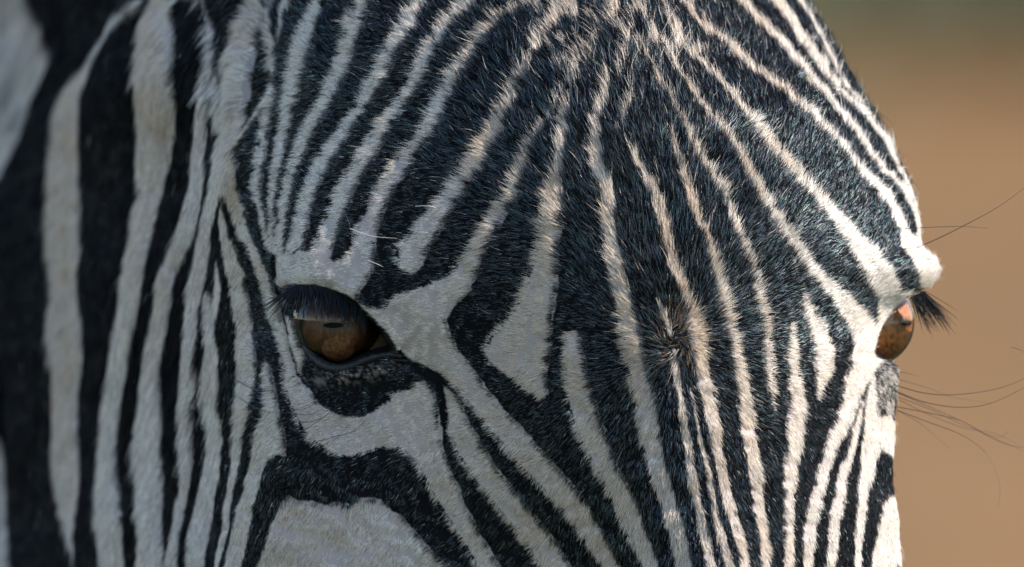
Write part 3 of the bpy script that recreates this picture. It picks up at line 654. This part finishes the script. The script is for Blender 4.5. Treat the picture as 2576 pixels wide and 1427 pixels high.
def tube(name, pts, rads, mat, parent, sides=10, flat=1.0):
    pts = np.asarray(pts, float); n = len(pts); t = np.gradient(pts, axis=0); t /= np.linalg.norm(t, axis=1)[:, None]
    ref = np.array([0, 1.0, 0]); a = np.cross(t, ref); a /= np.linalg.norm(a, axis=1)[:, None] + 1e-9; b_ = np.cross(t, a)
    q = np.linspace(0, 2 * math.pi, sides, endpoint=False)
    V = pts[:, None] + (a[:, None] * np.cos(q)[None, :, None] + b_[:, None] * np.sin(q)[None, :, None] * flat) * np.asarray(rads)[:, None, None]
    ii = np.arange(n * sides).reshape(n, sides)
    F = np.stack([ii[:-1], ii[1:], np.roll(ii[1:], -1, 1), np.roll(ii[:-1], -1, 1)], -1).reshape(-1, 4)
    return mesh_np(name, V.reshape(-1, 3), F, mat, parent)

def lid(pts, name, parent, flat=.8, depth_off=-6):
    q = smooth_line(pts, 6)
    d = cubic_lut(q[:, 0], q[:, 1]) + depth_off
    rr = q[:, 2] * (1 + .10 * value_noise(q[:, 0], q[:, 1], 7, 71)) * .78
    tube(name, world(q[:, 0], q[:, 1], d), rr * P, M_LID, parent, 14, flat)
lid([(757,745,8),(751,775,9),(753,810,10),(761,848,12),(778,884,14),(802,909,15),(830,924,15),(861,927,14),(892,919,13),(923,905,12),(954,896,11),(985,892,9),(1012,897,6)], 'lower_eyelid', eL)
lid([(746,815,4),(752,858,5),(771,899,6),(800,926,7),(833,943,7),(866,945,7),(900,935,6),(940,918,5),(985,906,4),(1025,908,3)], 'lid_fold', eL, .5, -2)
lid([(756,900,3),(790,937,4),(830,957,5),(870,959,5),(915,947,4),(965,928,3)], 'lid_fold', eL, .4, 0)
lid([(742,742,7),(756,727,9),(800,724,10),(861,743,9),(901,767,9),(939,800,8),(975,838,7),(1006,882,6)], 'upper_eyelid', eL, .8, 6)
lid([(1006,880,3),(985,862,9),(972,842,10),(962,815,8),(955,790,4)], 'third_eyelid', eL, .6, 58)
q = smooth_line([(2205,893,6),(2218,906,8),(2233,915,9),(2247,921,7)], 5)
tube('lower_eyelid', world(q[:, 0], q[:, 1], np.full(len(q), 600.0)), q[:, 2] * P, M_LID, eR, 12)

# lashes
def lashes(roots, n, fn, parent, seed, rad=0.95):
    r = np.random.default_rng(seed); q = smooth_line(roots, 8); k = r.uniform(0, len(q) - 1.001, n); i = k.astype(int); f = (k - i)[:, None]
    R = q[i] * (1 - f) + q[i + 1] * f; s01 = k / (len(q) - 1)
    K = 8; s = np.linspace(0, 1, K)
    pts = np.zeros((n, K, 3))
    for a in range(n):
        du, dv, dd, cu, cv = fn(s01[a], r)
        uu = R[a, 0] + r.normal() * 1.5 + du * s + cu * s ** 2; vv = R[a, 1] + r.normal() * 2 + dv * s + cv * s ** 2
        pts[a] = world(uu, vv, R[a, 2] + dd * s)
    rd = rad * P * (1 - s[None] ** 2 * .85) * r.uniform(.7, 1.3, (n, 1))
    col = np.array([.006, .006, .007]) * r.uniform(.6, 2.0, (n, 1))
    o = make_curves('eyelashes', pts, rd, col, MH_DARK, parent, np.full(n, .018)); tag(o, kind='stuff')
def left_lash(s, r):
    # outer corner sweeps left and down, inner ones hang over the eye
    k = s
    L = 58 + 18 * math.sin(k * 3.0) + r.normal() * 14
    if k < .28: L += 22
    a = math.radians(150 - 75 * min(1, k / .35) + r.normal() * 9) if k < .35 else math.radians(78 + (k - .35) * 20 + r.normal() * 8)
    return math.cos(a) * L, math.sin(a) * L * .85, -r.uniform(10, 55), -4 + r.normal() * 4, 6 + r.normal() * 4
lashes([(726,738,300),(740,722,268),(770,718,252),(800,719,245),(840,731,242),(880,748,240),(915,772,238)], 260, left_lash, eL, 9)
def right_lash(s, r):
    L = 80 + 26 * s + r.normal() * 14
    a = math.radians(66 - 22 * s + r.normal() * 6)
    return math.cos(a) * L, math.sin(a) * L, r.normal() * 18, r.normal() * 5, 6 + r.normal() * 5
lashes([(2288,752,560),(2298,745,575),(2308,740,590),(2318,735,600),(2324,735,600)], 90, right_lash, eR, 10, .95)

# whiskers: each a thin tapering bristle
M_WH = simple_mat('whisker', (.012, .010, .010), .4)
M_WHL = simple_mat('pale_whisker', (.55, .50, .45), .5)
WH = [
 ([(2268,640),(2360,600),(2440,560),(2520,515),(2600,455)], 520, 1.25),
 ([(2232,579),(2320,573),(2420,570),(2488,575)], 480, 1.1),
 ([(2228,962),(2330,990),(2420,992),(2520,975),(2610,938)], 560, 1.2),
 ([(2248,983),(2330,1013),(2420,1025),(2500,1012),(2610,958)], 560, 1.2),
 ([(2252,1023),(2350,1042),(2420,1060),(2480,1095),(2540,1120),(2610,1130)], 560, .95),
 ([(2256,1032),(2330,1060),(2420,1095),(2480,1140),(2510,1200),(2516,1240),(2510,1276)], 560, .85),
 ([(2262,990),(2330,1020),(2420,1060),(2500,1102),(2610,1150)], 620, .8),
 ([(2262,1000),(2340,1030),(2430,1072),(2510,1100),(2535,1086)], 600, .7),
 ([(2262,1006),(2340,1045),(2430,1078),(2500,1090),(2560,1118)], 640, .7),
 ([(2262,1035),(2310,1062),(2350,1095),(2392,1132)], 600, .6),
 ([(2260,955),(2330,975),(2400,1000),(2490,1014)], 680, .55),
 ([(2262,936),(2290,941),(2318,949)], 640, .7),
 ([(2545,874),(2565,880),(2600,900)], 560, .8),
 ([(596,958),(640,980),(690,983),(740,972),(790,950)], 330, .7),
 ([(600,1000),(650,1030),(700,1040),(745,1030),(800,1008)], 330, .55),
 ([(735,1033),(760,1030),(790,1017),(830,990)], 290, .6),
 ([(735,1040),(780,1043),(825,1020)], 290, .5),
 ([(745,1062),(790,1060),(840,1035),(870,1010)], 290, .6),
 ([(760,1085),(800,1060),(850,1020)], 290, .55),
 ([(800,1110),(850,1095),(885,1060)], 288, .5),
 ([(835,1100),(890,1085),(925,1050)], 288, .6),
 ([(862,524),(878,560),(884,600)], 215, .6),
]
WH_L = [([(880,575),(935,594),(1000,600)], 150, .9),([(1045,519),(1070,518),(1100,521)], 120, .9),([(925,655),(950,665),(965,672)], 150, .9),
        ([(990,614),(1012,612),(1022,617)], 150, .8),([(1042,583),(1060,584),(1080,585)], 130, .7),([(1128,672),(1138,670),(1150,672)], 110, .6),
        ([(735,862),(722,860),(705,880)], 350, .5)]
for lst, mt in ((WH, M_WH), (WH_L, M_WHL)):
    for p_, d_, w_ in lst:
        if p_[0][0] < 1000 and mt is M_WH: w_ *= 1.7
        q = smooth_line([(a, b_, 0) for a, b_ in p_], 8)
        s = np.linspace(0, 1, len(q))
        base = min(d_, float(depth(np.array([p_[0][0]]), np.array([p_[0][1]]))[0])) if p_[0][0] < 2200 else d_
        if p_[0][0] < 2200:
            dd = depth(q[:, 0], q[:, 1]).min() - 24 - 14 * np.sin(s * math.pi)
            if p_[-1][0] > 1100 or mt is M_WH: pass
            dd = np.minimum(depth(q[:, 0], q[:, 1]) - 14 - 26 * np.sin(s * math.pi), 1e9)
        else:
            dd = d_ - 60 * s
        tube('whisker', world(q[:, 0], q[:, 1], dd), w_ * P * (1 - .75 * s), mt, zebra, 6)
print('built', len(bpy.data.objects))
